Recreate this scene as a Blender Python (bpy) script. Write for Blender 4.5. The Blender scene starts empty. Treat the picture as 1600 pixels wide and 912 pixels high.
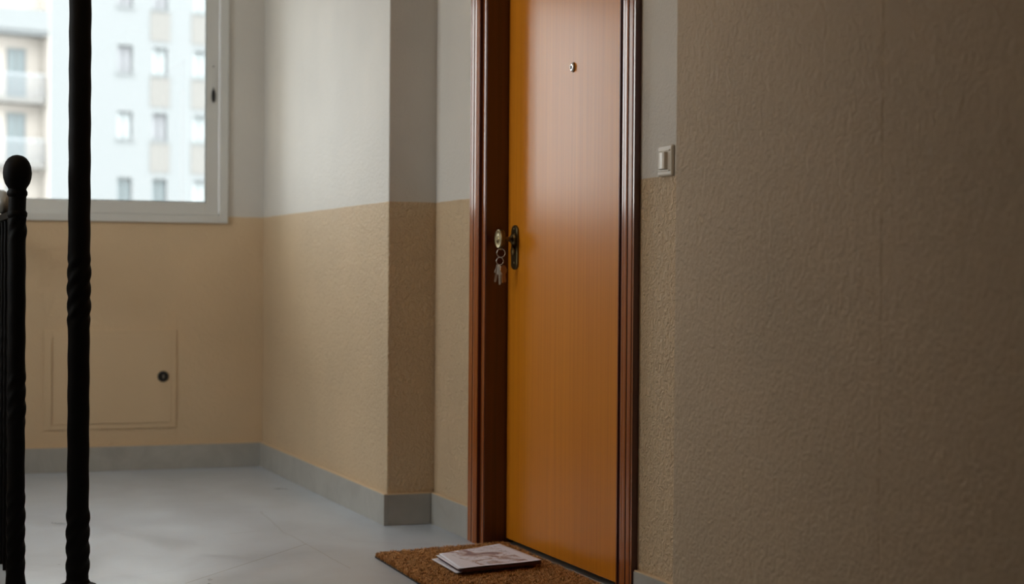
import bpy, bmesh, math, random
from mathutils import Vector, Matrix
random.seed(7)
S = bpy.context.scene
C = S.collection

# ------------------------------------------------------------------ camera
F_PX, YAW, PITCH, ROLL = 2736.93, 0.36088968, -0.009754137, 0.00737020
CAM = Vector((-1.79905624, -8.06172836, 0.90))
cam_d = bpy.data.cameras.new('camera'); cam = bpy.data.objects.new('camera', cam_d); C.objects.link(cam)
Fv = Vector((math.sin(YAW)*math.cos(PITCH), math.cos(YAW)*math.cos(PITCH), math.sin(PITCH)))
Rv = Vector((math.cos(YAW), -math.sin(YAW), 0)); Uv = Rv.cross(Fv)
r2 = Rv*math.cos(ROLL) + Uv*math.sin(ROLL); u2 = Uv*math.cos(ROLL) - Rv*math.sin(ROLL)
M = Matrix((r2, u2, -Fv)).transposed().to_4x4(); M.translation = CAM
cam.matrix_world = M
cam_d.sensor_width = 36; cam_d.lens = F_PX/1600*36; cam_d.clip_end = 400; cam_d.clip_start = .05
cam_d.dof.use_dof = True; cam_d.dof.focus_distance = 5.0; cam_d.dof.aperture_fstop = 2.8
S.camera = cam

# ------------------------------------------------------------------ light
S.view_settings.view_transform = 'Standard'; S.view_settings.look = 'None'
S.view_settings.gamma = 1; S.view_settings.use_curve_mapping = False
S.view_settings.exposure = 1.12
w = bpy.data.worlds.new('overcast_sky'); S.world = w; w.use_nodes = True
bg = w.node_tree.nodes['Background']; bg.inputs[0].default_value = (.945, .965, .985, 1)
# overcast sky: three times as bright overhead as at the horizon
SKY_ZENITH = 9.2
_tc = w.node_tree.nodes.new('ShaderNodeTexCoord'); _sx = w.node_tree.nodes.new('ShaderNodeSeparateXYZ')
_mr = w.node_tree.nodes.new('ShaderNodeMapRange'); _mr.inputs[1].default_value = 0; _mr.inputs[2].default_value = 1
_mr.inputs[3].default_value = SKY_ZENITH/3; _mr.inputs[4].default_value = SKY_ZENITH
w.node_tree.links.new(_tc.outputs['Generated'], _sx.inputs[0]); w.node_tree.links.new(_sx.outputs[2], _mr.inputs[0]); w.node_tree.links.new(_mr.outputs[0], bg.inputs[1])
# light portals in the two window openings (they guide the sky light, add none)
for pn, pw, ph_, pl, pr_ in (('window_portal', 1.34, 1.26, (-.83, .44, 1.74), (math.radians(-90), 0, 0)),
                             ('fill_window_portal', 1.85, 1.35, (-3.22, -1.875, 1.7), (0, math.radians(-90), 0))):
    pd = bpy.data.lights.new(pn, 'AREA'); po = bpy.data.objects.new(pn, pd); C.objects.link(po)
    pd.shape = 'RECTANGLE'; pd.size = pw if pl[1] > 0 else ph_; pd.size_y = ph_ if pl[1] > 0 else pw; pd.cycles.is_portal = True
    po.location = pl; po.rotation_euler = pr_

FILL_LAMP = 7.5  # strength of the added warm fill lamp

# ------------------------------------------------------------------ helpers
def T(o, label=None, cat=None, group=None, kind=None):
    for k, v in (('label', label), ('category', cat), ('group', group), ('kind', kind)):
        if v: o[k] = v
    return o
def obj(name, bm, mats, parent=None, smooth=False, bevel=0, auto=None):
    me = bpy.data.meshes.new(name)
    bmesh.ops.recalc_face_normals(bm, faces=bm.faces[:])
    bm.to_mesh(me); bm.free()
    o = bpy.data.objects.new(name, me); C.objects.link(o)
    for m in (mats if isinstance(mats, (list, tuple)) else [mats]): me.materials.append(m)
    if smooth:
        for p in me.polygons: p.use_smooth = True
    if bevel:
        b = o.modifiers.new('bevel', 'BEVEL'); b.width = bevel; b.segments = 2; b.limit_method = 'ANGLE'
    if parent: o.parent = parent
    return o
def empty(name, loc=(0, 0, 0)):
    o = bpy.data.objects.new(name, None); C.objects.link(o); o.location = loc; o.empty_display_size = .1
    return o
def box(bm, x0, x1, y0, y1, z0, z1):
    v = [bm.verts.new((x, y, z)) for x in (x0, x1) for y in (y0, y1) for z in (z0, z1)]
    for f in ((0,1,3,2),(4,6,7,5),(0,4,5,1),(2,3,7,6),(0,2,6,4),(1,5,7,3)): bm.faces.new([v[i] for i in f])
def prism(bm, pts, axis, a, b):
    """extrude a closed 2-D outline along an axis"""
    def P(p, t):
        return {0: (t, p[0], p[1]), 1: (p[0], t, p[1]), 2: (p[0], p[1], t)}[axis]
    A = [bm.verts.new(P(p, a)) for p in pts]; B = [bm.verts.new(P(p, b)) for p in pts]
    n = len(pts)
    for i in range(n): bm.faces.new((A[i], A[(i+1) % n], B[(i+1) % n], B[i]))
    bm.faces.new(A[::-1]); bm.faces.new(B)
def lathe(bm, prof, origin, axis, seg=32):
    """prof: (radius, distance along axis); axis a unit vector"""
    ax = Vector(axis).normalized(); t = Vector((0, 0, 1)) if abs(ax.z) < .9 else Vector((1, 0, 0))
    u = ax.cross(t).normalized(); v = ax.cross(u); o = Vector(origin); rings = []
    for r, d in prof:
        if r < 1e-6: rings.append([bm.verts.new(o+ax*d)])
        else: rings.append([bm.verts.new(o+ax*d+(u*math.cos(2*math.pi*i/seg)+v*math.sin(2*math.pi*i/seg))*r) for i in range(seg)])
    for a, b in zip(rings, rings[1:]):
        for i in range(seg):
            j = (i+1) % seg
            q = [a[i % len(a)], a[j % len(a)], b[j % len(b)], b[i % len(b)]]
            q = list(dict.fromkeys(q))
            if len(q) > 2: bm.faces.new(q)
    for rg, rev in ((rings[0], True), (rings[-1], False)):
        if len(rg) > 2: bm.faces.new(rg[::-1] if rev else rg)
def tube(bm, pts, r, seg=12, closed=False):
    pts = [Vector(p) for p in pts]; n = len(pts); rings = []
    for i, p in enumerate(pts):
        a = pts[(i-1) % n] if (closed or i > 0) else p; b = pts[(i+1) % n] if (closed or i < n-1) else p
        d = (b-a).normalized(); t = Vector((0, 0, 1)) if abs(d.z) < .9 else Vector((1, 0, 0))
        if closed: t = Vector((.31, .95, .05)) if abs(d.y) < .95 else Vector((1, 0, 0))
        u = d.cross(t).normalized(); v = d.cross(u)
        rings.append([bm.verts.new(p+(u*math.cos(2*math.pi*k/seg)+v*math.sin(2*math.pi*k/seg))*r) for k in range(seg)])
    for i in range(n if closed else n-1):
        a, b = rings[i], rings[(i+1) % n]
        for k in range(seg): bm.faces.new((a[k], a[(k+1) % seg], b[(k+1) % seg], b[k]))
    if not closed: bm.faces.new(rings[0][::-1]); bm.faces.new(rings[-1])
B = bmesh.new

# ------------------------------------------------------------------ materials
def mat(name, col=(.5, .5, .5), rough=.5, metal=0, spec=None, coat=0, coat_r=.1):
    m = bpy.data.materials.new(name); m.use_nodes = True
    b = m.node_tree.nodes['Principled BSDF']
    b.inputs['Base Color'].default_value = (*col, 1); b.inputs['Roughness'].default_value = rough
    b.inputs['Metallic'].default_value = metal
    if spec is not None: b.inputs['Specular IOR Level'].default_value = spec
    if coat: b.inputs['Coat Weight'].default_value = coat; b.inputs['Coat Roughness'].default_value = coat_r
    return m
def N(m, t, **kw):
    n = m.node_tree.nodes.new(t)
    for k, v in kw.items():
        if k in n.inputs: n.inputs[k].default_value = v
        else: setattr(n, k, v)
    return n
def L(m, a, b): m.node_tree.links.new(a, b)
def coords(m, scale=(1, 1, 1)):
    g = N(m, 'ShaderNodeNewGeometry'); mp = N(m, 'ShaderNodeMapping'); mp.inputs['Scale'].default_value = scale
    L(m, g.outputs['Position'], mp.inputs['Vector']); return mp.outputs[0]
def ramp(m, fac, stops):
    r = N(m, 'ShaderNodeValToRGB'); e = r.color_ramp.elements
    while len(e) < len(stops): e.new(.5)
    for el, (p, c) in zip(e, stops): el.position = p; el.color = (*c, 1) if len(c) == 3 else c
    L(m, fac, r.inputs[0]); return r.outputs[0]
def math_(m, op, a, b=None, c=None):
    n = N(m, 'ShaderNodeMath', operation=op)
    for i, x in enumerate((a, b, c)):
        if x is None: continue
        if isinstance(x, (int, float)): n.inputs[i].default_value = x
        else: L(m, x, n.inputs[i])
    return n.outputs[0]
def mixc(m, fac, a, b):
    n = N(m, 'ShaderNodeMix', data_type='RGBA')
    for s, x in ((0, fac), (6, a), (7, b)):
        if isinstance(x, (int, float)): n.inputs[s].default_value = x
        elif isinstance(x, tuple): n.inputs[s].default_value = (*x, 1)
        else: L(m, x, n.inputs[s])
    return n.outputs[2]

BEIGE, WHITE = (.69, .52, .335), (.68, .65, .605)
def stucco(m, dist=.004):
    """roller-stippled plaster relief"""
    n1 = N(m, 'ShaderNodeTexNoise', Scale=78., Detail=2.5, Roughness=.5, Distortion=1.3); L(m, coords(m, (1, 1, .75)), n1.inputs['Vector'])
    n2 = N(m, 'ShaderNodeTexNoise', Scale=28., Detail=2.); L(m, coords(m), n2.inputs['Vector'])
    sm = N(m, 'ShaderNodeMapRange', interpolation_type='SMOOTHSTEP'); sm.inputs[1].default_value = .36; sm.inputs[2].default_value = .66
    L(m, n1.outputs[0], sm.inputs[0])
    h = math_(m, 'ADD', math_(m, 'MULTIPLY', sm.outputs[0], .45), math_(m, 'MULTIPLY', n2.outputs[0], .35))
    return h
def wall_mat(name, two_tone=True, strength=.9, dist=.010, BEIGE=BEIGE):
    m = mat(name, BEIGE, .62, spec=.35); b = m.node_tree.nodes['Principled BSDF']
    h = stucco(m)
    big = N(m, 'ShaderNodeTexNoise', Scale=2.2, Detail=4.); L(m, coords(m), big.inputs['Vector'])
    mott = ramp(m, big.outputs[0], [(.3, (.94, .94, .94)), (.7, (1.04, 1.03, 1.02))])
    be = N(m, 'ShaderNodeMix', data_type='RGBA', blend_type='MULTIPLY'); be.inputs[0].default_value = 1
    bump = N(m, 'ShaderNodeBump', Distance=dist)
    L(m, h, bump.inputs['Height'])
    if two_tone:
        g = N(m, 'ShaderNodeNewGeometry'); sp = N(m, 'ShaderNodeSeparateXYZ'); L(m, g.outputs['Position'], sp.inputs[0])
        wob = N(m, 'ShaderNodeTexNoise', Scale=9., Detail=2.); L(m, coords(m), wob.inputs['Vector'])
        zz = math_(m, 'ADD', sp.outputs[2], math_(m, 'MULTIPLY', wob.outputs[0], .006))
        up = math_(m, 'GREATER_THAN', zz, 1.162)
        col = mixc(m, up, BEIGE, WHITE); L(m, col, be.inputs[6])
        st = N(m, 'ShaderNodeMapRange'); st.inputs[3].default_value = strength; st.inputs[4].default_value = strength*.22
        L(m, up, st.inputs[0]); L(m, st.outputs[0], bump.inputs['Strength'])
    else:
        be.inputs[6].default_value = (*BEIGE, 1); bump.inputs['Strength'].default_value = strength
    L(m, mott, be.inputs[7]); L(m, be.outputs[2], b.inputs['Base Color']); L(m, bump.outputs[0], b.inputs['Normal'])
    return m
M_wall = wall_mat('painted_stucco_two_tone')
M_wall1 = wall_mat('painted_stucco_beige', False, .9, .0038, (.58, .46, .325))
M_wall2 = wall_mat('painted_stucco_smoother', True, .9, .003)
M_ceil = mat('ceiling_paint', (.78, .77, .74), .8)

def floor_mat():
    m = mat('polished_marble', (.5, .5, .5), .3, spec=.85); b = m.node_tree.nodes['Principled BSDF']
    n1 = N(m, 'ShaderNodeTexNoise', Scale=2.4, Detail=7., Roughness=.6, Distortion=.6); L(m, coords(m, (1.5, .9, 1)), n1.inputs['Vector'])
    base = ramp(m, n1.outputs[0], [(.3, (.44, .50, .58)), (.5, (.51, .57, .66)), (.72, (.57, .64, .73))])
    v = N(m, 'ShaderNodeTexNoise', Scale=1.1, Detail=6., Roughness=.55, Distortion=.8); L(m, coords(m), v.inputs['Vector'])
    vv = math_(m, 'ABSOLUTE', math_(m, 'SUBTRACT', v.outputs[0], .5))
    vein = ramp(m, vv, [(0, (.80, .80, .83)), (.05, (1, 1, 1))])
    mu = N(m, 'ShaderNodeMix', data_type='RGBA', blend_type='MULTIPLY'); mu.inputs[0].default_value = .25
    L(m, base, mu.inputs[6]); L(m, vein, mu.inputs[7])
    # hairline joints and cracks
    g = N(m, 'ShaderNodeNewGeometry'); nz = N(m, 'ShaderNodeTexNoise', Scale=5., Detail=3.); L(m, g.outputs['Position'], nz.inputs['Vector'])
    sp = N(m, 'ShaderNodeSeparateXYZ'); L(m, g.outputs['Position'], sp.inputs[0])
    w_ = math_(m, 'MULTIPLY', math_(m, 'SUBTRACT', nz.outputs[0], .5), .03)
    X, Y = math_(m, 'ADD', sp.outputs[0], w_), math_(m, 'ADD', sp.outputs[1], w_)
    mask = None
    segs = [((-.889, -2.99), (-.374, -2.37), .0026, .5, 0), ((-.595, -2.072), (-.458, -2.037), .003, .28, 1),
            ((-.35, -1.551), (-.385, -2.05), .004, .2, 1), ((-.385, -2.05), (-.37, -2.89), .003, .25, 1)]
    for (ax, ay), (bx, by), wd, st, wob in segs:
        ln = math.hypot(bx-ax, by-ay); ux, uy = (bx-ax)/ln, (by-ay)/ln
        px, py = (X, Y) if wob else (sp.outputs[0], sp.outputs[1])
        dx, dy = math_(m, 'SUBTRACT', px, ax), math_(m, 'SUBTRACT', py, ay)
        t = math_(m, 'ADD', math_(m, 'MULTIPLY', dx, ux), math_(m, 'MULTIPLY', dy, uy))
        d = math_(m, 'ABSOLUTE', math_(m, 'SUBTRACT', math_(m, 'MULTIPLY', dx, uy), math_(m, 'MULTIPLY', dy, ux)))
        ok = math_(m, 'MULTIPLY', math_(m, 'GREATER_THAN', t, 0), math_(m, 'LESS_THAN', t, ln))
        q = math_(m, 'MULTIPLY', math_(m, 'MULTIPLY', math_(m, 'LESS_THAN', d, wd), ok), st)
        mask = q if mask is None else math_(m, 'MAXIMUM', mask, q)
    col = mixc(m, mask, mu.outputs[2], (.12, .11, .10))
    L(m, col, b.inputs['Base Color'])
    r = ramp(m, n1.outputs[0], [(.3, (.27,)*3), (.7, (.36,)*3)]); L(m, r, b.inputs['Roughness'])
    return m
M_floor = floor_mat()
def marble(name, c0, c1, rough=.35):
    m = mat(name, c0, rough); b = m.node_tree.nodes['Principled BSDF']
    n1 = N(m, 'ShaderNodeTexNoise', Scale=6., Detail=8., Roughness=.65, Distortion=.8); L(m, coords(m), n1.inputs['Vector'])
    L(m, ramp(m, n1.outputs[0], [(.3, c0), (.7, c1)]), b.inputs['Base Color']); return m
M_base = marble('grey_marble_skirting', (.36, .35, .325), (.47, .46, .43))
M_step = marble('grey_marble_step', (.36, .36, .36), (.5, .5, .5), .25)
M_cap = mat('beige_paint_bead', BEIGE, .6)

def wood(name, stops, rough, scale=1., coat=.6, coat_r=.12, axis=2, spec=.5):
    m = mat(name, stops[0], rough, coat=coat, coat_r=coat_r, spec=spec); b = m.node_tree.nodes['Principled BSDF']
    sc = [75*scale]*3; sc[axis] = 1.0*scale
    n1 = N(m, 'ShaderNodeTexNoise', Scale=1., Detail=5., Roughness=.6, Distortion=.25); L(m, coords(m, tuple(sc)), n1.inputs['Vector'])
    s2 = [5*scale]*3; s2[axis] = .5*scale
    n2 = N(m, 'ShaderNodeTexNoise', Scale=1., Detail=3.); L(m, coords(m, tuple(s2)), n2.inputs['Vector'])
    f = math_(m, 'ADD', math_(m, 'MULTIPLY', n1.outputs[0], .8), math_(m, 'MULTIPLY', n2.outputs[0], .2))
    L(m, ramp(m, f, [(.32, stops[0]), (.5, stops[1]), (.68, stops[2])]), b.inputs['Base Color'])
    return m
M_door = wood('honey_varnished_veneer', [(.58, .19, .006), (.64, .215, .008), (.70, .245, .010)], .5, coat=.50, coat_r=.25, spec=.12)
M_trim = wood('mahogany_varnish', [(.24, .055, .006), (.34, .085, .008), (.43, .12, .012)], .45, coat=.7, coat_r=.14, spec=.15)
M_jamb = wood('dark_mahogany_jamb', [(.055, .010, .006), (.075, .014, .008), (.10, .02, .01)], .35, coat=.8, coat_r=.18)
M_white = mat('white_lacquered_aluminium', (.66, .655, .63), .35)
M_gasket = mat('dark_rubber_gasket', (.09, .10, .09), .6)
M_brass = mat('aged_brass', (.33, .26, .13), .36, metal=1)
M_brassd = mat('dark_aged_brass', (.16, .12, .06), .38, metal=1)
M_steel = mat('worn_nickel', (.62, .60, .56), .3, metal=1)
M_key2 = mat('worn_brass_key', (.42, .24, .12), .4, metal=1)
M_black = mat('black_plastic', (.012, .012, .014), .4)
M_iron = mat('black_forged_iron', (.004, .004, .0045), .6, spec=.08)
M_rail = mat('grey_painted_handrail', (.2, .2, .19), .4)
M_switch = mat('ivory_switch_plastic', (.72, .67, .59), .35)
M_panel = mat('beige_painted_sheet', tuple(c*.96 for c in BEIGE), .6, spec=.35)
M_glass = bpy.data.materials.new('window_glass'); M_glass.use_nodes = True
nt = M_glass.node_tree; nt.nodes.clear()
out = nt.nodes.new('ShaderNodeOutputMaterial'); tr = nt.nodes.new('ShaderNodeBsdfTransparent'); gl = nt.nodes.new('ShaderNodeBsdfGlossy')
gl.inputs['Roughness'].default_value = .01; tr.inputs[0].default_value = (.95, .97, .96, 1)
lw = nt.nodes.new('ShaderNodeLayerWeight'); lw.inputs[0].default_value = .5
pw_ = nt.nodes.new('ShaderNodeMath'); pw_.operation = 'POWER'; pw_.inputs[1].default_value = 5; nt.links.new(lw.outputs['Facing'], pw_.inputs[0])
fr = nt.nodes.new('ShaderNodeMath'); fr.operation = 'MULTIPLY_ADD'; fr.inputs[1].default_value = .96; fr.inputs[2].default_value = .04; nt.links.new(pw_.outputs[0], fr.inputs[0])
mx = nt.nodes.new('ShaderNodeMixShader')
nt.links.new(fr.outputs[0], mx.inputs[0]); nt.links.new(tr.outputs[0], mx.inputs[1]); nt.links.new(gl.outputs[0], mx.inputs[2]); nt.links.new(mx.outputs[0], out.inputs[0])

# ------------------------------------------------------------------ room shell
WX, DX, Y1, Y3, CZ = 0.0, .1772, -2.039, -4.3674, 2.60
DY0, DY1, DH = -2.59, -3.665, 2.12          # clear door opening
bm = B(); box(bm, -1.40, .55, -9.6, .30, -.25, 0); box(bm, -2.9, -1.40, -9.6, -3.12, -.25, 0)
T(obj('floor', bm, M_floor), kind='structure')
bm = B(); box(bm, -3.2, .55, -9.6, .42, CZ, CZ+.2); T(obj('ceiling', bm, M_ceil), kind='structure')
# unseen ledges added outside over both windows to cut steep sky light
bm = B(); box(bm, -2.05, .9, .42, 1.25, 2.50, 2.68); T(obj('shade_ledge_back', bm, M_ceil), kind='structure')
M_fin = mat('grey_fin_render', (.20, .20, .19), .9)
# unseen fins added outside to block sideways sky light at the windows
bm = B(); box(bm, -4.2, -2.05, .42, 2.1, -3.2, 7.0); T(obj('light_fin_back', bm, M_fin), kind='structure')
bm = B(); box(bm, -4.1, -3.2, -.85, -.55, -3.2, 7.0); T(obj('light_fin_left', bm, M_fin), kind='structure')  # second added fin, blocks light slanting in through the left window
bm = B(); box(bm, -3.9, -3.2, -4.6, .42, 2.50, 2.68); T(obj('shade_ledge_left', bm, M_ceil), kind='structure')  # added ledge over the left window, cuts high sky light
WL, WR, WB, WT = -1.49, -.169, 1.128, 2.36
bm = B()
box(bm, -3.2, WL+.02, 0, .42, -3.2, CZ); box(bm, WR-.02, .4, 0, .42, 0, CZ)
box(bm, WL+.02, WR-.02, 0, .42, -3.2, WB+.02); box(bm, WL+.02, WR-.02, 0, .42, WT-.02, CZ)
T(obj('wall_back', bm, M_wall2), kind='structure')
bm = B()
box(bm, 0, .55, Y1, .0, 0, CZ); box(bm, DX, .55, DY0+.03, Y1, 0, CZ)
box(bm, DX, .55, DY1-.03, DY0+.03, DH+.03, CZ); box(bm, DX, .55, Y3, DY1-.03, 0, CZ)
box(bm, .40, .55, DY1-.03, DY0+.03, 0, DH+.03)
T(obj('wall_right', bm, M_wall, bevel=.004), kind='structure')
bm = B(); box(bm, 0, .55, -5.25, Y3, 0, CZ); box(bm, -.004, .55, -9.6, -5.25, 0, CZ)
T(obj('wall_right_front', bm, M_wall1, bevel=.006), kind='structure')
W2A, W2B, W2Z0, W2Z1 = -2.75, -1.00, 1.10, 2.30
bm = B(); box(bm, -3.2, -2.7, -9.6, W2A, -3.2, CZ); box(bm, -3.2, -2.7, W2B, 0, -3.2, CZ)
box(bm, -3.2, -2.7, W2A, W2B, -3.2, W2Z0); box(bm, -3.2, -2.7, W2A, W2B, W2Z1, CZ); T(obj('wall_left', bm, M_wall1), kind='structure')
bm = B(); box(bm, -2.9, .3, -9.8, -9.4, 0, CZ); T(obj('wall_front', bm, M_wall), kind='structure')

# skirting, each run a mitred stone strip
BT, BH = .015, .110
def skirt(name, boxes):
    bm = B()
    for q in boxes: box(bm, *q)
    T(obj(name, bm, M_base, bevel=.0015), kind='structure')
skirt('baseboard_back', [(-1.40, -BT, -BT, 0, 0, BH)])
skirt('baseboard_right', [(-BT, 0, Y1-BT, 0, 0, BH), (0, DX-BT, Y1-BT, Y1, 0, BH), (DX-BT, DX, -2.462, Y1-BT, 0, BH)])
skirt('baseboard_right_front', [(DX-BT, DX, Y3, -3.80, 0, BH)])
skirt('baseboard_front', [(-2.7, 0, -9.4, -9.4+BT, 0, BH)])

# painted plaster bead along the top of the skirting
def bead(name, boxes):
    bm = B()
    for q in boxes: box(bm, *q, BH, BH+.0035)
    T(obj(name, bm, M_cap, bevel=.0012), kind='structure')
bead('trim_1', [(-1.40, -BT*.9, -BT*.9, 0)]); bead('trim_2', [(-BT*.9, 0, Y1-BT*.9, 0), (0, DX-BT*.9, Y1-BT*.9, Y1), (DX-BT*.9, DX, -2.462, Y1-BT*.9)])
bead('trim_3', [(DX-BT*.9, DX, Y3, -3.801)])
# ------------------------------------------------------------------ window
win = T(empty('window_1', ((WL+WR)/2, 0, WB)), kind='structure')
def loc(o, root): o.location = -root.location; return o
def part(name, bm, m, root, **k): return loc(obj(name, bm, m, root, **k), root)
def ring(bm, x0, x1, z0, z1, y0, y1, t, tb=None):
    tb = tb or t
    box(bm, x0, x0+t, y0, y1, z0, z1); box(bm, x1-t, x1, y0, y1, z0, z1)
    box(bm, x0+t, x1-t, y0, y1, z0, z0+tb); box(bm, x0+t, x1-t, y0, y1, z1-t, z1)
bm = B(); ring(bm, WL, WR, WB, WT, -.018, .09, .039, .036)
box(bm, WL+.039, WR-.039, .026, .032, WB+.036, WB+.048)          # track rib
part('window_frame', bm, M_white, win, bevel=.002)
MX = -.83
def sash(x0, x1, y0, y1, name):
    bm = B(); ring(bm, x0, x1, WB+.037, WT-.04, y0, y1, .058, .058)
    s = part(name, bm, M_white, win, bevel=.002)
    bm = B(); ring(bm, x0+.058, x1-.058, WB+.037+.058, WT-.098, y0+.006, y1-.006, .004)
    g = obj('glazing_gasket', bm, M_gasket, s)
    bm = B(); box(bm, x0+.06, x1-.06, (y0+y1)/2-.003, (y0+y1)/2+.003, WB+.097, WT-.10)
    g = obj('window_pane', bm, M_glass, s)
    return s
s1 = sash(MX-.035, WR-.0425, -.004, .025, 'sliding_sash')
s2 = sash(WL+.0395, MX+.035, .034, .063, 'sliding_sash')
bm = B(); box(bm, -.251, -.225, -.0065, -.0035, 1.715, 1.865)
lp = obj('latch_plate', bm, M_white, s1, bevel=.001)
for z in (1.732, 1.750, 1.850):
    bm = B(); lathe(bm, [(0, 0), (.004, 0), (.0035, .001), (0, .0012)], (-.238, -.0065, z), (0, -1, 0), 12); obj('screw', bm, M_gasket, s1)
bm = B(); lathe(bm, [(0, 0), (.009, 0), (.009, .004), (0, .004)], (-.238, -.0065, 1.775), (0, -1, 0), 16)
bmesh.ops.scale(bm, vec=(1, 1, 3.4), verts=bm.verts[:], space=Matrix.Translation((.238, 0, -1.80)))
for v in bm.verts: v.co.z += .0
o = obj('latch', bm, M_black, s1); T(o, 'small black oval finger latch')
# window added in the left wall, out of frame, as fill daylight for the landing
w2 = T(empty('fill_window', (-2.85, (W2A+W2B)/2, W2Z0)), kind='structure')
def ring_y(bm, y0, y1, z0, z1, x0, x1, t):
    box(bm, x0, x1, y0, y0+t, z0, z1); box(bm, x0, x1, y1-t, y1, z0, z1)
    box(bm, x0, x1, y0+t, y1-t, z0, z0+t); box(bm, x0, x1, y0+t, y1-t, z1-t, z1)
bm = B(); ring_y(bm, W2A, W2B, W2Z0, W2Z1, -2.88, -2.80, .04); part('window_frame', bm, M_white, w2, bevel=.002)
for a, b in ((W2A+.04, -1.875), (-1.875, W2B-.04)):
    bm = B(); ring_y(bm, a, b, W2Z0+.04, W2Z1-.04, -2.86, -2.82, .05); q = part('window_sash', bm, M_white, w2, bevel=.002)
    bm = B(); box(bm, -2.845, -2.835, a+.045, b-.045, W2Z0+.085, W2Z1-.085); obj('window_pane', bm, M_glass, q)
# ------------------------------------------------------------------ door
door = T(empty('door_1', (.25, (DY0+DY1)/2, 0)), kind='structure')
LX = .25                                    # leaf face
bm = B(); box(bm, LX, LX+.045, DY1+.004, DY0-.003, .022, DH-.004)
leaf = part('door_leaf', bm, M_door, door, bevel=.002)
def jamb(y0, y1, z0, z1):
    bm = B(); box(bm, .1715, .33, min(y0, y1), max(y0, y1), z0, z1); return bm
bm = B()
box(bm, .172, .34, DY0, DY0+.030, 0, DH+.028); box(bm, .172, .34, DY1-.030, DY1, 0, DH+.028); box(bm, .172, .34, DY1, DY0, DH, DH+.028)
# door stop bead
part('door_frame', bm, M_jamb, door, bevel=.0015)
bm = B(); box(bm, .2425, .30, DY1, DY0, 0, .008)
part('threshold', bm, mat('brushed_threshold', (.30, .30, .29), .35, metal=.6), door, bevel=.002)
bm = B(); box(bm, .30, .31, DY1, DY0, .008, .022)
part('door_gap_dark', bm, M_black, door)  # black strip painting in the shade of the gap under the leaf
def casing_profile(s, yi):
    """outline (x, y) of the moulded casing; yi inner edge, s=+1 runs towards +Y"""
    P = [(.1775, 0), (.1700, 0), (.1680, .003), (.1680, .010), (.1745, .0115), (.1745, .0425),
         (.1625, .043), (.1595, .047), (.1585, .056), (.1600, .0605), (.1580, .063), (.1575, .076), (.1585, .083),
         (.1640, .085), (.1640, .0875), (.1585, .0895), (.1580, .110), (.1595, .1135), (.1625, .1145), (.1625, .1165), (.1595, .118), (.1590, .126), (.1775, .126)]
    return [(x, yi+s*d) for x, d in P]
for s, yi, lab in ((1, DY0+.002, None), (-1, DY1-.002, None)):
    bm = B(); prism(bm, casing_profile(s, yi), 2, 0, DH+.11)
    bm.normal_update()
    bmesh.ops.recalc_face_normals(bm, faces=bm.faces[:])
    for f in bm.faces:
        if abs(f.normal.y) > .9: f.material_index = 1  # faces across Y get the darker wood, shade put into the colour
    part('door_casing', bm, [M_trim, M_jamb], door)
bm = B()
prof = [(x, DH+.0-.002+d) for x, d in [(.1775, 0), (.168, 0), (.168, .010), (.1745, .0115), (.1745, .0425), (.1625, .043), (.1585, .056), (.1575, .076), (.164, .085), (.164, .0875), (.1585, .0895), (.158, .11), (.159, .126), (.1775, .126)]]
prism(bm, prof, 1, DY1-.127, DY0+.127); 
part('door_casing', bm, M_trim, door)
# peephole
def on_leaf(name, bm, m, **k):
    o = obj(name, bm, m, leaf, **k); return o
bm = B(); lathe(bm, [(.0, 0), (.0135, 0), (.0135, .004), (.012, .0065), (.0075, .0075), (.006, .0065), (.0, .0065)], (LX, -3.146, 1.531), (-1, 0, 0), 32)
ph = on_leaf('peephole', bm, mat('polished_chrome', (.75, .73, .72), .2, metal=1), smooth=True)
bm = B(); lathe(bm, [(0, 0), (.0048, 0), (.0040, .0012), (0, .0018)], (LX-.0064, -3.146, 1.531), (-1, 0, 0), 20)
on_leaf('peephole_lens', bm, M_black, smooth=True)
bm = B(); lathe(bm, [(0, 0), (.0150, 0), (.0150, .003), (0, .003)], (LX, -3.146, 1.531), (-1, 0, 0), 32)
on_leaf('peephole_ring', bm, M_brassd)
# escutcheon: long plate with arched ends
KY = -2.665
pts = []
for i in range(17):
    a = math.pi*i/16; pts.append((KY-.029*math.cos(a), 1.040+.024*math.sin(a)))
for i in range(17):
    a = math.pi*i/16; pts.append((KY+.029*math.cos(a), .935-.018*math.sin(a)))
bm = B(); prism(bm, pts, 0, LX-.007, LX+.001)
esc = on_leaf('escutcheon', bm, M_brassd, bevel=.003)
bm = B()
lathe(bm, [(0, 0), (.021, 0), (.021, .004), (.017, .009), (.010, .013), (.0075, .020), (.0065, .036), (.012, .038), (.026, .0385), (.0295, .041), (.0305, .046), (.0300, .052), (0, .052)], (LX-.006, KY, 1.018), (-1, 0, 0), 40)
kn = on_leaf('door_knob', bm, M_brassd, smooth=False, bevel=.001)
bm = B()
lathe(bm, [(0, 0), (.0300, 0), (.0308, .001), (.0308, .0035), (.0295, .0048), (.0275, .0044), (.0262, .0036), (.015, .0050), (.0062, .0054), (.0058, .0070), (.0035, .0080), (.0030, .0070), (0, .0068)], (LX-.058, KY, 1.018), (-1, 0, 0), 48)
T(on_leaf('knob_face', bm, M_brass, smooth=True), 'round brass disc of the knob')
bm = B(); lathe(bm, [(0, 0), (.0135, 0), (.0135, .006), (.011, .009), (0, .009)], (LX-.006, KY, .978), (-1, 0, 0), 28)
on_leaf('lock_cylinder', bm, M_brass, smooth=True)
for z in (.940, 1.052):
    bm = B(); lathe(bm, [(0, 0), (.0036, 0), (.003, .0015), (0, .002)], (LX-.007, KY-.002, z), (-1, 0, 0), 14)
    on_leaf('screw', bm, M_brass, smooth=True)
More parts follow.
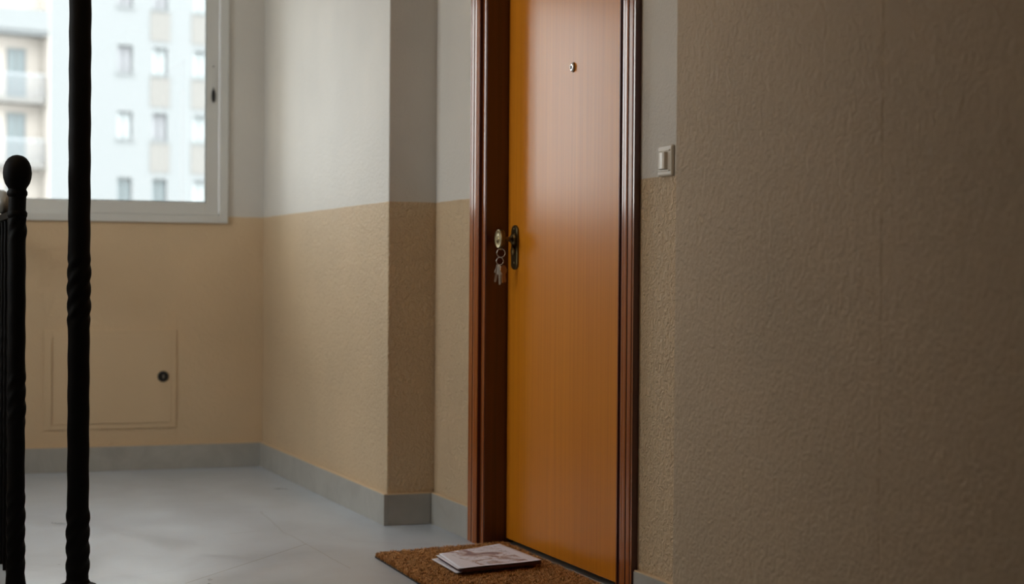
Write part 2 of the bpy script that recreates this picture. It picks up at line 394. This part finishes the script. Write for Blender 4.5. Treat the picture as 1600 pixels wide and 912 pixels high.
bm = B(); tube(bm, [(LX-.052, KY+.006*math.cos(a), .990+.006*math.sin(a)-.002) for a in [2*math.pi*i/16 for i in range(16)]], .0016, 8, True)
on_leaf('knob_lug', bm, M_brass, smooth=True)

# ------------------------------------------------------------------ keys
KX, KZ = LX-.052, .9715
keys = T(empty('key_ring', (KX, KY, KZ)), 'bunch of keys on a steel split ring hanging from the brass door knob', 'keys')
yaw = .5
def circ(cx, cy, cz, r, ang, n=36):
    return [(cx+r*math.cos(t)*math.sin(ang), cy+r*math.cos(t)*math.cos(ang), cz+r*math.sin(t)) for t in [2*math.pi*i/n for i in range(n)]]
bm = B(); tube(bm, circ(0, 0, 0, .0140, -1.0), .0011, 8, True); tube(bm, circ(.0007, 0, .0003, .0137, -1.0), .0010, 8, True)
obj('split_ring', bm, M_steel, keys, smooth=True)
bm = B(); tube(bm, circ(-.002, .004, -.0265, .0120, -.9), .0010, 8, True)
obj('small_ring', bm, M_steel, keys, smooth=True)
def key(off, rotz, tilt, m, blade, headw, headl, sq):
    bm = B(); pts = []
    if sq:
        pts = [(-headw*.55, 0), (-headw, -headl), (headw, -headl), (headw*.55, 0), (headw*.3, .004), (-headw*.3, .004)]
    else:
        pts = [(headw*math.sin(a), -headl/2+headl*.5*math.cos(a)) for a in [2*math.pi*i/20 for i in range(20)]]
    prism(bm, [(x, z) for x, z in pts], 1, -.0014, .0014)
    n = 9; bl = []
    L0 = -headl+.001
    bl = [(-.004, L0), (-.004, L0-blade+.003), (-.001, L0-blade), (.002, L0-blade+.002)]
    for i in range(n):
        zb = L0-blade+.003+i*(blade-.010)/n
        bl += [(.0042 if i % 2 else .0026, zb), (.0042 if i % 2 else .0026, zb+(blade-.012)/n)]
    bl += [(.0042, L0-.006), (.0042, L0)]
    prism(bm, bl, 1, -.001, .001)
    o = obj('key', bm, m, keys, bevel=.0004)
    o.location = off; o.rotation_euler = (0, tilt, rotz)
    return o
key((-.006, .010, -.040), -.25, .16, M_steel, .032, .0085, .026, True)
key((-.004, .003, -.044), -.75, -.04, M_steel, .036, .0085, .026, True)
key((.004, -.008, -.040), -.15, -.16, M_key2, .028, .0110, .030, False)
key((.003, -.004, -.042), .5, -.08, M_key2, .034, .0095, .024, False)

# ------------------------------------------------------------------ light switch
SY0, SY1, SZ0, SZ1 = -4.000, -3.918, 1.158, 1.238
sw = T(empty('light_switch', (DX, (SY0+SY1)/2, (SZ0+SZ1)/2)), 'square ivory rocker light switch on the strip of wall right of the door', 'light switch')
bm = B(); pf = []
box(bm, DX-.009, DX+.001, SY0, SY1, SZ0, SZ1)
o = part('switch_plate', bm, M_switch, sw); bv = o.modifiers.new('bevel', 'BEVEL'); bv.width = .005; bv.segments = 4
bm = B(); ring_t = .011
yc, zc = (SY0+SY1)/2, (SZ0+SZ1)/2
for a in ((SY0+.010, SY1-.010, SZ0+.012, SZ0+.016), (SY0+.010, SY1-.010, SZ1-.016, SZ1-.012)):
    bm = B(); box(bm, DX-.0115, DX-.008, *a); part('switch_bezel', bm, M_switch, sw, bevel=.001)
bm = B()
prism(bm, [(DX-.008, SY1-.010), (DX-.0115, SY1-.010), (DX-.0170, SY1-.030), (DX-.0185, SY1-.046), (DX-.0175, SY1-.056), (DX-.008, SY1-.060)], 2, SZ0+.018, SZ1-.018)
part('rocker', bm, M_switch, sw, bevel=.0012)

# ------------------------------------------------------------------ access panel
ap = T(empty('access_panel', (-.697, 0, .19)), 'beige painted metal cabinet hatch with black lock low on the wall below the window', 'hatch')
bm = B(); ring(bm, -.993, -.402, .190, .636, -.006, .002, .036, .022)
part('hatch_frame', bm, M_panel, ap, bevel=.0015)
bm = B(); box(bm, -.953, -.443+.02, -.0075, .002, .214, .612)
hd = part('hatch_door', bm, M_panel, ap, bevel=.0015)
bm = B()
random.seed(3)
xs = -.905
for i in range(8):
    hh = .026 if i % 3 else .030
    x0 = xs+i*.034
    segs = [((x0, .408), (x0+.004, .408+hh)), ((x0+.004, .408+hh), (x0+.020, .408+hh*.4)), ((x0+.018, .408), (x0+.022, .408+hh)), ((x0+.004, .408+hh*.5), (x0+.018, .408+hh*.55))]
    for (a, b), (c, d) in random.sample(segs, 3):
        tube(bm, [(a, -.0078, b), (c, -.0078, d)], .0013, 6)
T(obj('embossed_mark', bm, M_panel, hd), 'faint worn raised lettering')
bm = B(); lathe(bm, [(0, 0), (.025, 0), (.025, .004), (.0225, .007), (0, .007)], (-.462, -.0075, .424), (0, -1, 0), 32)
lk = obj('lock', bm, M_black, hd, smooth=False); T(lk, 'round black lock cap')
bm = B(); box(bm, -.4635, -.4605, -.0160, -.0144, .416, .432)
obj('key_slot', bm, M_steel, hd)

# ------------------------------------------------------------------ iron posts and railing
def forged(bm, x, y, z0, z1, r, twists, flare=None):
    """round-cornered bar whose twisted stretches bulge in a rope pattern"""
    seg, dz, rings, ph = 24, .006, [], 0
    n = int((z1-z0)/dz)
    for i in range(n+1):
        z = z0+(z1-z0)*i/n; amp = 0
        for a, b in twists:
            if a < z < b: amp = min(1, (z-a)/.03, (b-z)/.03)
        if amp > 0: ph += dz*2*math.pi/.19
        rr = r*(1+.05*amp)
        if flare and z < flare: rr *= 1+.16*(1-(z-z0)/(flare-z0))
        wob = .0006*math.sin(z*61+x*40)
        rings.append([bm.verts.new((x+wob+(rr*(1+(.01+.05*amp)*math.cos(4*(t-ph))))*math.cos(t), y+(rr*(1+(.01+.05*amp)*math.cos(4*(t-ph))))*math.sin(t), z)) for t in [2*math.pi*k/seg for k in range(seg)]])
    for a, b in zip(rings, rings[1:]):
        for k in range(seg): bm.faces.new((a[k], a[(k+1) % seg], b[(k+1) % seg], b[k]))
    bm.faces.new(rings[0][::-1]); bm.faces.new(rings[-1])
PX, PY = -1.190, -2.948
bm = B(); forged(bm, PX, PY, .004, CZ, .0310, [(.02, .235), (.74, .955)])
fp = T(empty('iron_post', (PX, PY, 0)), 'tall black wrought iron post with twisted stretches running up in front of the window', 'iron post')
part('post_shaft', bm, M_iron, fp, smooth=True)
bm = B(); lathe(bm, [(0, 0), (.052, 0), (.052, .006), (.036, .012), (.032, .02)], (PX, PY, 0), (0, 0, 1), 32)
part('base_flange', bm, M_iron, fp, smooth=False)
RX, NY = -1.356, -2.886
ra = T(empty('stair_railing', (RX, NY, 0)), 'black wrought iron stair railing with a ball-topped newel at the left edge', 'railing')
bm = B(); forged(bm, RX, NY, .004, 1.135, .0245, [(.02, .29), (.45, .62), (.98, 1.07)], flare=.05)
nw = part('newel_post', bm, M_iron, ra, smooth=True)
bm = B(); lathe(bm, [(.0245, 1.05), (.028, 1.058), (.0285, 1.066), (.0235, 1.075), (.0200, 1.090), (.0200, 1.105), (.0245, 1.112), (.0285, 1.118), (.0285, 1.126), (.0245, 1.133),
                    (.0270, 1.138), (.0345, 1.150), (.0390, 1.165), (.0405, 1.180), (.0385, 1.197), (.0335, 1.211), (.0255, 1.222), (.0150, 1.229), (0, 1.232)], (RX, NY, 0), (0, 0, 1), 32)
obj('ball_finial', bm, M_iron, nw, smooth=True)
bm = B(); box(bm, RX-.020, RX+.008, NY+.02, -.0, 1.052, 1.072); part('top_rail', bm, M_iron, ra, bevel=.002)
bm = B(); tube(bm, [(RX-.006, -2.55, 1.085), (RX-.006, -2.52, 1.118), (RX-.006, -2.44, 1.132), (RX-.006, -1.5, 1.132), (RX-.006, -.02, 1.132)], .021, 20)
T(part('handrail', bm, M_rail, ra, smooth=True), 'grey rounded handrail')
for i in range(23):
    y = NY+.17+i*.12
    if y > -.08: break
    if i % 6 == 4:
        bm = B(); tube(bm, [(RX-.006, y+.06, 1.072), (RX-.006, y+.06, 1.115)], .007, 10); part('handrail_bracket', bm, M_iron, ra, smooth=True)
    bm = B(); forged(bm, RX-.006, y, .0, 1.053, .0075, [(.3, .75)]); part('baluster', bm, M_iron, ra, smooth=True)

# globe lamp added on the ceiling, out of frame, for warm fill
lm = T(empty('fill_lamp', (-1.75, -3.3, CZ)), 'added out-of-frame globe lamp giving warm fill from the ceiling above the railing', 'fill lamp')
bm = B(); lathe(bm, [(0, 0), (.07, 0), (.07, .02), (.045, .035), (0, .035)], (-1.75, -3.3, CZ), (0, 0, -1), 32); part('lamp_base', bm, M_white, lm)
M_opal = mat('fill_lamp_glass', (.9, .85, .75), .4); _b = M_opal.node_tree.nodes['Principled BSDF']
_b.inputs['Emission Color'].default_value = (1, .70, .40, 1); _b.inputs['Emission Strength'].default_value = FILL_LAMP
bm = B(); lathe(bm, [(.04, .03)]+[(.13*math.sin(a), .155-.13*math.cos(a)) for a in [math.pi*(.12+.88*i/16) for i in range(17)]], (-1.75, -3.3, CZ), (0, 0, -1), 32)
part('lamp_globe', bm, M_opal, lm, smooth=True)

# stair flight going down behind the railing
st = T(empty('staircase', (-1.41, -3.12, -.25)), 'grey marble stair flight leading down behind the black railing', 'staircase')
for i in range(10):
    z = -.17*(i+1); y = -3.12+.28*i
    bm = B(); box(bm, -2.698, -1.405, y, y+.30, z-.03, z); part('tread', bm, M_step, st, bevel=.003)
    bm = B(); box(bm, -2.698, -1.405, y+.27, y+.285, z-.17, z-.03); part('riser', bm, M_step, st)
bm = B(); box(bm, -2.9, -1.405, -3.12, .2, -3.3, -3.1); T(obj('floor_lower', bm, M_floor), kind='structure')
bm = B(); box(bm, -1.404, -1.3, -3.12, 0, -3.2, -.25); T(obj('wall_stairwell', bm, M_wall1), kind='structure')
bm = B(); box(bm, -2.7, -1.404, -3.3, -3.125, -3.2, -.25); T(obj('wall_stairwell_front', bm, M_wall1), kind='structure')

# ------------------------------------------------------------------ doormat
MT = [Vector((-.240, -2.695, 0)), Vector((.240, -2.602, 0)), Vector((.224, -3.46, 0)), Vector((-.262, -3.46, 0))]
mt = T(empty('doormat', (0, -3.05, 0)), 'brown coir doormat lying in front of the wooden door', 'doormat')
def mpt(u, v): return MT[0]*(1-u)*(1-v)+MT[1]*u*(1-v)+MT[2]*u*v+MT[3]*(1-u)*v
def inside(u, v, r=.06):
    W, H = .46, .82; x, y = u*W, v*H; R_ = .03
    cx = min(max(x, R_), W-R_); cy = min(max(y, R_), H-R_)
    return (x-cx)**2+(y-cy)**2 <= R_*R_
out_ = []
for (cu, cv, a0) in ((.065, .037, 180), (.935, .037, 270), (.935, .963, 0), (.065, .963, 90)):
    for k in range(7):
        a = math.radians(a0+k*15); out_.append(mpt(cu+.065*math.cos(a), cv+.037*math.sin(a)))
bm = B(); prism(bm, [(p.x, p.y) for p in out_], 2, .0, .005)
part('mat_backing', bm, mat('black_rubber_backing', (.03, .022, .018), .7), mt)
M_coir = mat('coir_fibre', (.3, .15, .05), .75, spec=.2)
gi = N(M_coir, 'ShaderNodeAttribute', attribute_name='tint'); 
L(M_coir, ramp(M_coir, gi.outputs['Fac'], [(0, (.16, .066, .020)), (.4, (.50, .245, .080)), (.75, (.70, .39, .15)), (1, (.85, .56, .27))]), M_coir.node_tree.nodes['Principled BSDF'].inputs['Base Color'])
random.seed(11)
vs, fs, tint = [], [], []
for i in range(46000):
    u, v = random.random(), random.random()
    if not inside(u, v): continue
    p = mpt(u, v); edge = min(u*.46, (1-u)*.46, v*.82, (1-v)*.82)
    cl = math.sin(p.x*151+3*math.sin(p.y*67))+math.sin(p.y*133+3*math.sin(p.x*71))
    a = cl*1.6+random.uniform(-1.8, 1.8); ln = random.uniform(.008, .014); wd = random.uniform(.0007, .0012)
    top = .0140+.0010*cl*.5+random.uniform(-.003, .002); lean = random.uniform(.002, .009)
    d = Vector((math.cos(a), math.sin(a), 0)); s_ = Vector((-d.y, d.x, 0))*wd
    b0 = Vector((p.x, p.y, .004)); m1 = b0+d*lean*.4+Vector((0, 0, (top-.004)*.75)); t1 = b0+d*(lean+.002); t1.z = top
    k = len(vs); vs += [b0-s_, b0+s_, m1+s_, m1-s_, t1+s_*.6, t1-s_*.6]; fs += [(k, k+1, k+2, k+3), (k+3, k+2, k+4, k+5)]
    tv = min(1, max(0, random.gauss(.5, .22)+.08*cl)); tint += [tv]*6
me = bpy.data.meshes.new('coir_pile'); me.from_pydata([tuple(v) for v in vs], [], fs)
at = me.attributes.new('tint', 'FLOAT', 'POINT'); at.data.foreach_set('value', tint)
me.materials.append(M_coir); o = bpy.data.objects.new('coir_pile', me); C.objects.link(o); o.parent = mt; o.location = -mt.location
T(o, 'stiff brown coir bristles', kind='stuff')

# ------------------------------------------------------------------ folded newspaper
npz = .0185
nw_ = T(empty('folded_newspaper', (.03, -3.03, npz)), 'folded white newspaper with faded print lying on the brown doormat', 'newspaper')
def paper_mat(name, printed):
    m = mat(name, (.74, .70, .77), .6, spec=.3); b = m.node_tree.nodes['Principled BSDF']
    if printed:
        g = coords(m)
        mp = N(m, 'ShaderNodeMapping'); mp.inputs['Rotation'].default_value = (0, 0, .45); mp.inputs['Scale'].default_value = (26, 90, 1)
        gg = N(m, 'ShaderNodeNewGeometry'); L(m, gg.outputs['Position'], mp.inputs[0])
        n1 = N(m, 'ShaderNodeTexNoise', Scale=1., Detail=3.); L(m, mp.outputs[0], n1.inputs['Vector'])
        n2 = N(m, 'ShaderNodeTexNoise', Scale=11., Detail=5., Roughness=.6, Distortion=1.2); L(m, g, n2.inputs['Vector'])
        c1 = ramp(m, n2.outputs[0], [(.46, (.84, .84, .97)), (.54, (.60, .49, .50)), (.60, (.40, .26, .26)), (.70, (.28, .22, .28))])
        ed = N(m, 'ShaderNodeTexNoise', Scale=17., Detail=3., Distortion=2.); L(m, g, ed.inputs['Vector'])
        ln = math_(m, 'LESS_THAN', math_(m, 'ABSOLUTE', math_(m, 'SUBTRACT', ed.outputs[0], .55)), .010)
        tx = math_(m, 'GREATER_THAN', n1.outputs[0], .64)
        dark = math_(m, 'MAXIMUM', math_(m, 'MULTIPLY', ln, .75), math_(m, 'MULTIPLY', tx, .5))
        # print stays inside the margins
        sp = N(m, 'ShaderNodeSeparateXYZ'); L(m, gg.outputs['Position'], sp.inputs[0])
        e1 = math_(m, 'GREATER_THAN', math_(m, 'ADD', sp.outputs[0], math_(m, 'MULTIPLY', sp.outputs[1], .12)), -.425)
        e2 = math_(m, 'LESS_THAN', math_(m, 'ADD', sp.outputs[0], math_(m, 'MULTIPLY', sp.outputs[1], .0)), .125)
        e3 = math_(m, 'GREATER_THAN', math_(m, 'SUBTRACT', sp.outputs[1], math_(m, 'MULTIPLY', sp.outputs[0], .28)), -3.155)
        e = math_(m, 'MULTIPLY', math_(m, 'MULTIPLY', e1, e2), e3)
        c2 = mixc(m, dark, c1, (.13, .10, .14))
        L(m, mixc(m, e, (.84, .84, .97), c2), b.inputs['Base Color'])
    return m
M_pp, M_pl = paper_mat('printed_newsprint', True), paper_mat('plain_newsprint', False)
# corner order: far-left, far-right, near-right, near-left
def sheet(name, cs, z0, th, amp, m, seed, fold=True):
    """a folded page: two leaves joined by a rounded fold along the near edge"""
    rnd = random.Random(seed); nu, nv = 28, 22; bm = B(); cs = [Vector((*c, 0)) for c in cs]
    def surf(u, v, off):
        p = cs[0]*(1-u)*(1-v)+cs[1]*u*(1-v)+cs[2]*u*v+cs[3]*(1-u)*v
        z = z0+off+amp*(math.sin(u*5.1+seed)*.5+math.sin(v*3.7+seed*2)*.35+.5)*(v*.8+.2)*(.4+math.sin(math.pi*u)*.6)
        return Vector((p.x, p.y, z))
    G = [[[bm.verts.new(surf(i/nu, j/nv, off*(.30+.70*(j/nv)))) for i in range(nu+1)] for j in range(nv+1)] for off in (0, th)]
    # bulge of the fold
    for k, gr in enumerate(G):
        for j in range(nv):
            for i in range(nu):
                q = (gr[j][i], gr[j][i+1], gr[j+1][i+1], gr[j+1][i])
                bm.faces.new(q if k else q[::-1])
    if fold:
        d = (cs[3]-cs[0]).normalized(); mid = []
        prev = G[0][nv]
        for a in (-60, -30, 0, 30, 60):
            row = []
            for i in range(nu+1):
                b0, t0 = G[0][nv][i].co, G[1][nv][i].co; c = (b0+t0)/2; hgt = (t0.z-b0.z)/2
                row.append(bm.verts.new(c+d*hgt*.9*math.cos(math.radians(a))+Vector((0, 0, hgt*math.sin(math.radians(a))))))
            for i in range(nu): bm.faces.new((prev[i], prev[i+1], row[i+1], row[i]))
            prev = row
        for i in range(nu): bm.faces.new((prev[i], prev[i+1], G[1][nv][i+1], G[1][nv][i]))
    # bmesh recalculation would flip open leaves arbitrarily; both sides shade alike
    me = bpy.data.meshes.new(name); bm.to_mesh(me); bm.free()
    o = bpy.data.objects.new(name, me); C.objects.link(o); o.parent = nw_; o.location = -nw_.location
    for p_ in me.polygons: p_.use_smooth = True
    me.materials.append(m)
    so = o.modifiers.new('thickness', 'SOLIDIFY'); so.thickness = .0004
    return o
A_, B_, C_, D_ = (-.092, -2.915), (.158, -2.782), (.168, -3.125), (-.120, -3.200)
def sh(c, dx, dy): return (c[0]+dx, c[1]+dy)
M_pd = mat('dark_page', (.10, .045, .05), .6, spec=.2)  # dark maroon inner page that shows along the near edge
sheet('inner_page', [sh(A_, -.024, .000), sh(B_, -.006, -.010), sh(C_, -.012, .014), sh(D_, -.006, .014)], npz+.0006, .0022, .0010, M_pl, 2)
T(sheet('inner_page', [sh(A_, -.004, -.004), sh(B_, -.002, -.010), sh(C_, -.003, .001), sh(D_, .004, .001)], npz+.0040, .0088, .0022, M_pd, 1), 'dark page inside the fold')
sheet('inner_page', [sh(A_, -.013, -.012), sh(B_, -.004, -.008), sh(C_, -.004, .010), sh(D_, -.004, .008)], npz+.0132, .0010, .0022, M_pl, 1, False)
sheet('outer_page', [A_, B_, C_, D_], npz+.0158, .0014, .0026, M_pp, 1)

# ------------------------------------------------------------------ building across the street
M_fac = mat('white_render_facade', (.108, .114, .116), .9)
M_fac2 = mat('cream_stone_facade', (.27, .245, .22), .9)
M_span = mat('faint_cream_spandrel', (.100, .096, .090), .9)
M_bwin = mat('facade_window_glass', (.075, .095, .10), .3)
M_shut = mat('pale_window_blind', (.24, .26, .265), .6)
M_curt = mat('lilac_grey_curtain', (.165, .165, .175), .8)
M_brail = mat('pale_grey_railing', (.15, .16, .17), .5)
bd = T(empty('apartment_building', (9.2967, 67.916, -18)), 'white apartment block with cream balcony wing seen through the window', 'building')
bd.rotation_euler = (0, 0, math.radians(12.822))
def bp(name, bm, m, parent=bd):
    o = obj(name, bm, m, parent)
    if parent is bd: o.location = (0, 0, 18)
    return o
cols = [-.17, 1.41, 3.30, 4.95, 7.0, 8.6]; rows = [4.93-2.83*k for k in range(-4, 5)]      # window heads
# white facade with true openings
bm = B(); xs_ = [-3.46]
for c in cols: xs_ += [c-.33, c+.33]
xs_.append(12.)
for i in range(0, len(xs_), 2): box(bm, xs_[i], xs_[i+1], 0, .35, -18, 18)
zz = [-18.]
for r in sorted(rows): zz += [r-1.18, r]
zz.append(18.)
for c in cols:
    for i in range(0, len(zz), 2): box(bm, c-.33, c+.33, 0, .35, zz[i], zz[i+1])
box(bm, -3.46, 12, .35, 9, -18, 18)
bp('facade', bm, M_fac)
bm = B(); box(bm, -22, -3.46, 1.1, 9, -18, 18); box(bm, -3.50, -3.46, 0, 1.1, -18, 18)
bp('balcony_wing', bm, M_fac2)
rnd = random.Random(5)
fm = B(); 
def window_mesh(kind):
    bm = B(); ring(bm, -.33, .33, -1.18, 0, .16, .22, .05); box(bm, -.025, .025, .15, .21, -1.15, -.03); return bm
wf = window_mesh(0); me_f = bpy.data.meshes.new('casement'); bmesh.ops.recalc_face_normals(wf, faces=wf.faces[:]); wf.to_mesh(me_f); wf.free(); me_f.materials.append(M_fac)
def pane_mesh(m, z0, name):
    bm = B(); box(bm, -.33, .33, .24, .27, z0, 0); me = bpy.data.meshes.new(name); bmesh.ops.recalc_face_normals(bm, faces=bm.faces[:]); bm.to_mesh(me); bm.free(); me.materials.append(m); return me
me_g, me_s, me_c = pane_mesh(M_bwin, -1.18, 'casement_pane'), pane_mesh(M_shut, -1.18, 'blind'), pane_mesh(M_curt, -1.18, 'curtain_pane')
sb = B(); box(sb, -.42, .42, -.06, .2, -1.26, -1.18); me_sill = bpy.data.meshes.new('sill'); bmesh.ops.recalc_face_normals(sb, faces=sb.faces[:]); sb.to_mesh(me_sill); sb.free(); me_sill.materials.append(M_fac)
look = {(0, 0): me_g, (0, 1): me_c, (0, 2): me_s}
for r in rows:
    if r < -3 or r > 17: continue
    for c in cols:
        f = bpy.data.objects.new('casement_window', me_f); C.objects.link(f); f.parent = bd; f.location = (c, 0, 18+r)
        ci = cols.index(c); k = round((r-4.93)/2.83)
        pick = {(0, 2): me_c, (1, 2): me_s, (2, 2): me_s, (0, 1): me_s, (1, 1): me_c, (2, 1): me_s, (0, 0): me_g, (1, 0): me_g, (2, 0): me_s}.get((ci, k), rnd.choice([me_s, me_g, me_c]))
        p_ = bpy.data.objects.new('pane', pick); C.objects.link(p_); p_.parent = f
        q = bpy.data.objects.new('sill', me_sill); C.objects.link(q); q.parent = f
for c in (1.41, 3.30):
    for r in rows:
        if -3 < r < 17:
            bm = B(); box(bm, c-.45, c+.45, -.03, .02, r-2.55, r-1.30); q = bp('spandrel_panel', bm, M_span)
# balcony wing: french windows, slabs, railings, white surrounds
bm = B(); ring(bm, -.40, .40, -2.1, .02, 1.02, 1.12, .07); box(bm, -.03, .03, 1.03, 1.08, -2.1, 0); me_fw = bpy.data.meshes.new('french_window'); bmesh.ops.recalc_face_normals(bm, faces=bm.faces[:]); bm.to_mesh(me_fw); bm.free(); me_fw.materials.append(M_fac)
bm = B(); box(bm, -.34, .34, 1.05, 1.098, -2.05, -.05); me_fp = bpy.data.meshes.new('french_pane'); bmesh.ops.recalc_face_normals(bm, faces=bm.faces[:]); bm.to_mesh(me_fp); bm.free(); me_fp.materials.append(M_bwin)
bm = B(); box(bm, -1.05, .95, .15, 1.1, -2.32, -2.12); me_sl = bpy.data.meshes.new('balcony_slab'); bmesh.ops.recalc_face_normals(bm, faces=bm.faces[:]); bm.to_mesh(me_sl); bm.free(); me_sl.materials.append(M_span)
bm = B(); box(bm, -1.05, .95, .16, .20, -1.16, -1.10)
for i in range(21): box(bm, -1.04+i*.098, -1.015+i*.098, .165, .195, -2.12, -1.16)
me_rl = bpy.data.meshes.new('balcony_railing'); bmesh.ops.recalc_face_normals(bm, faces=bm.faces[:]); bm.to_mesh(me_rl); bm.free(); me_rl.materials.append(M_brail)
for xc in (-4.54, -7.2):
    for r in (10.2, 7.5, 4.75, 2.0, -.8):
        f = bpy.data.objects.new('french_window', me_fw); C.objects.link(f); f.parent = bd; f.location = (xc, 0, 18+r)
        for nm, me_ in (('pane', me_fp), ('balcony_slab', me_sl), ('balcony_railing', me_rl)):
            q = bpy.data.objects.new(nm, me_); C.objects.link(q); q.parent = f
bm = B(); box(bm, -9.4, -3.48, .0, .15, 10.78, 11.75); box(bm, -9.4, -3.48, .0, 1.1, 10.72, 10.9)
bp('terrace_parapet', bm, M_fac)
bm = B(); box(bm, -70, 90, 30, 120, -18.6, -18); T(obj('ground', bm, mat('asphalt', (.22, .22, .22), .9)), kind='structure')
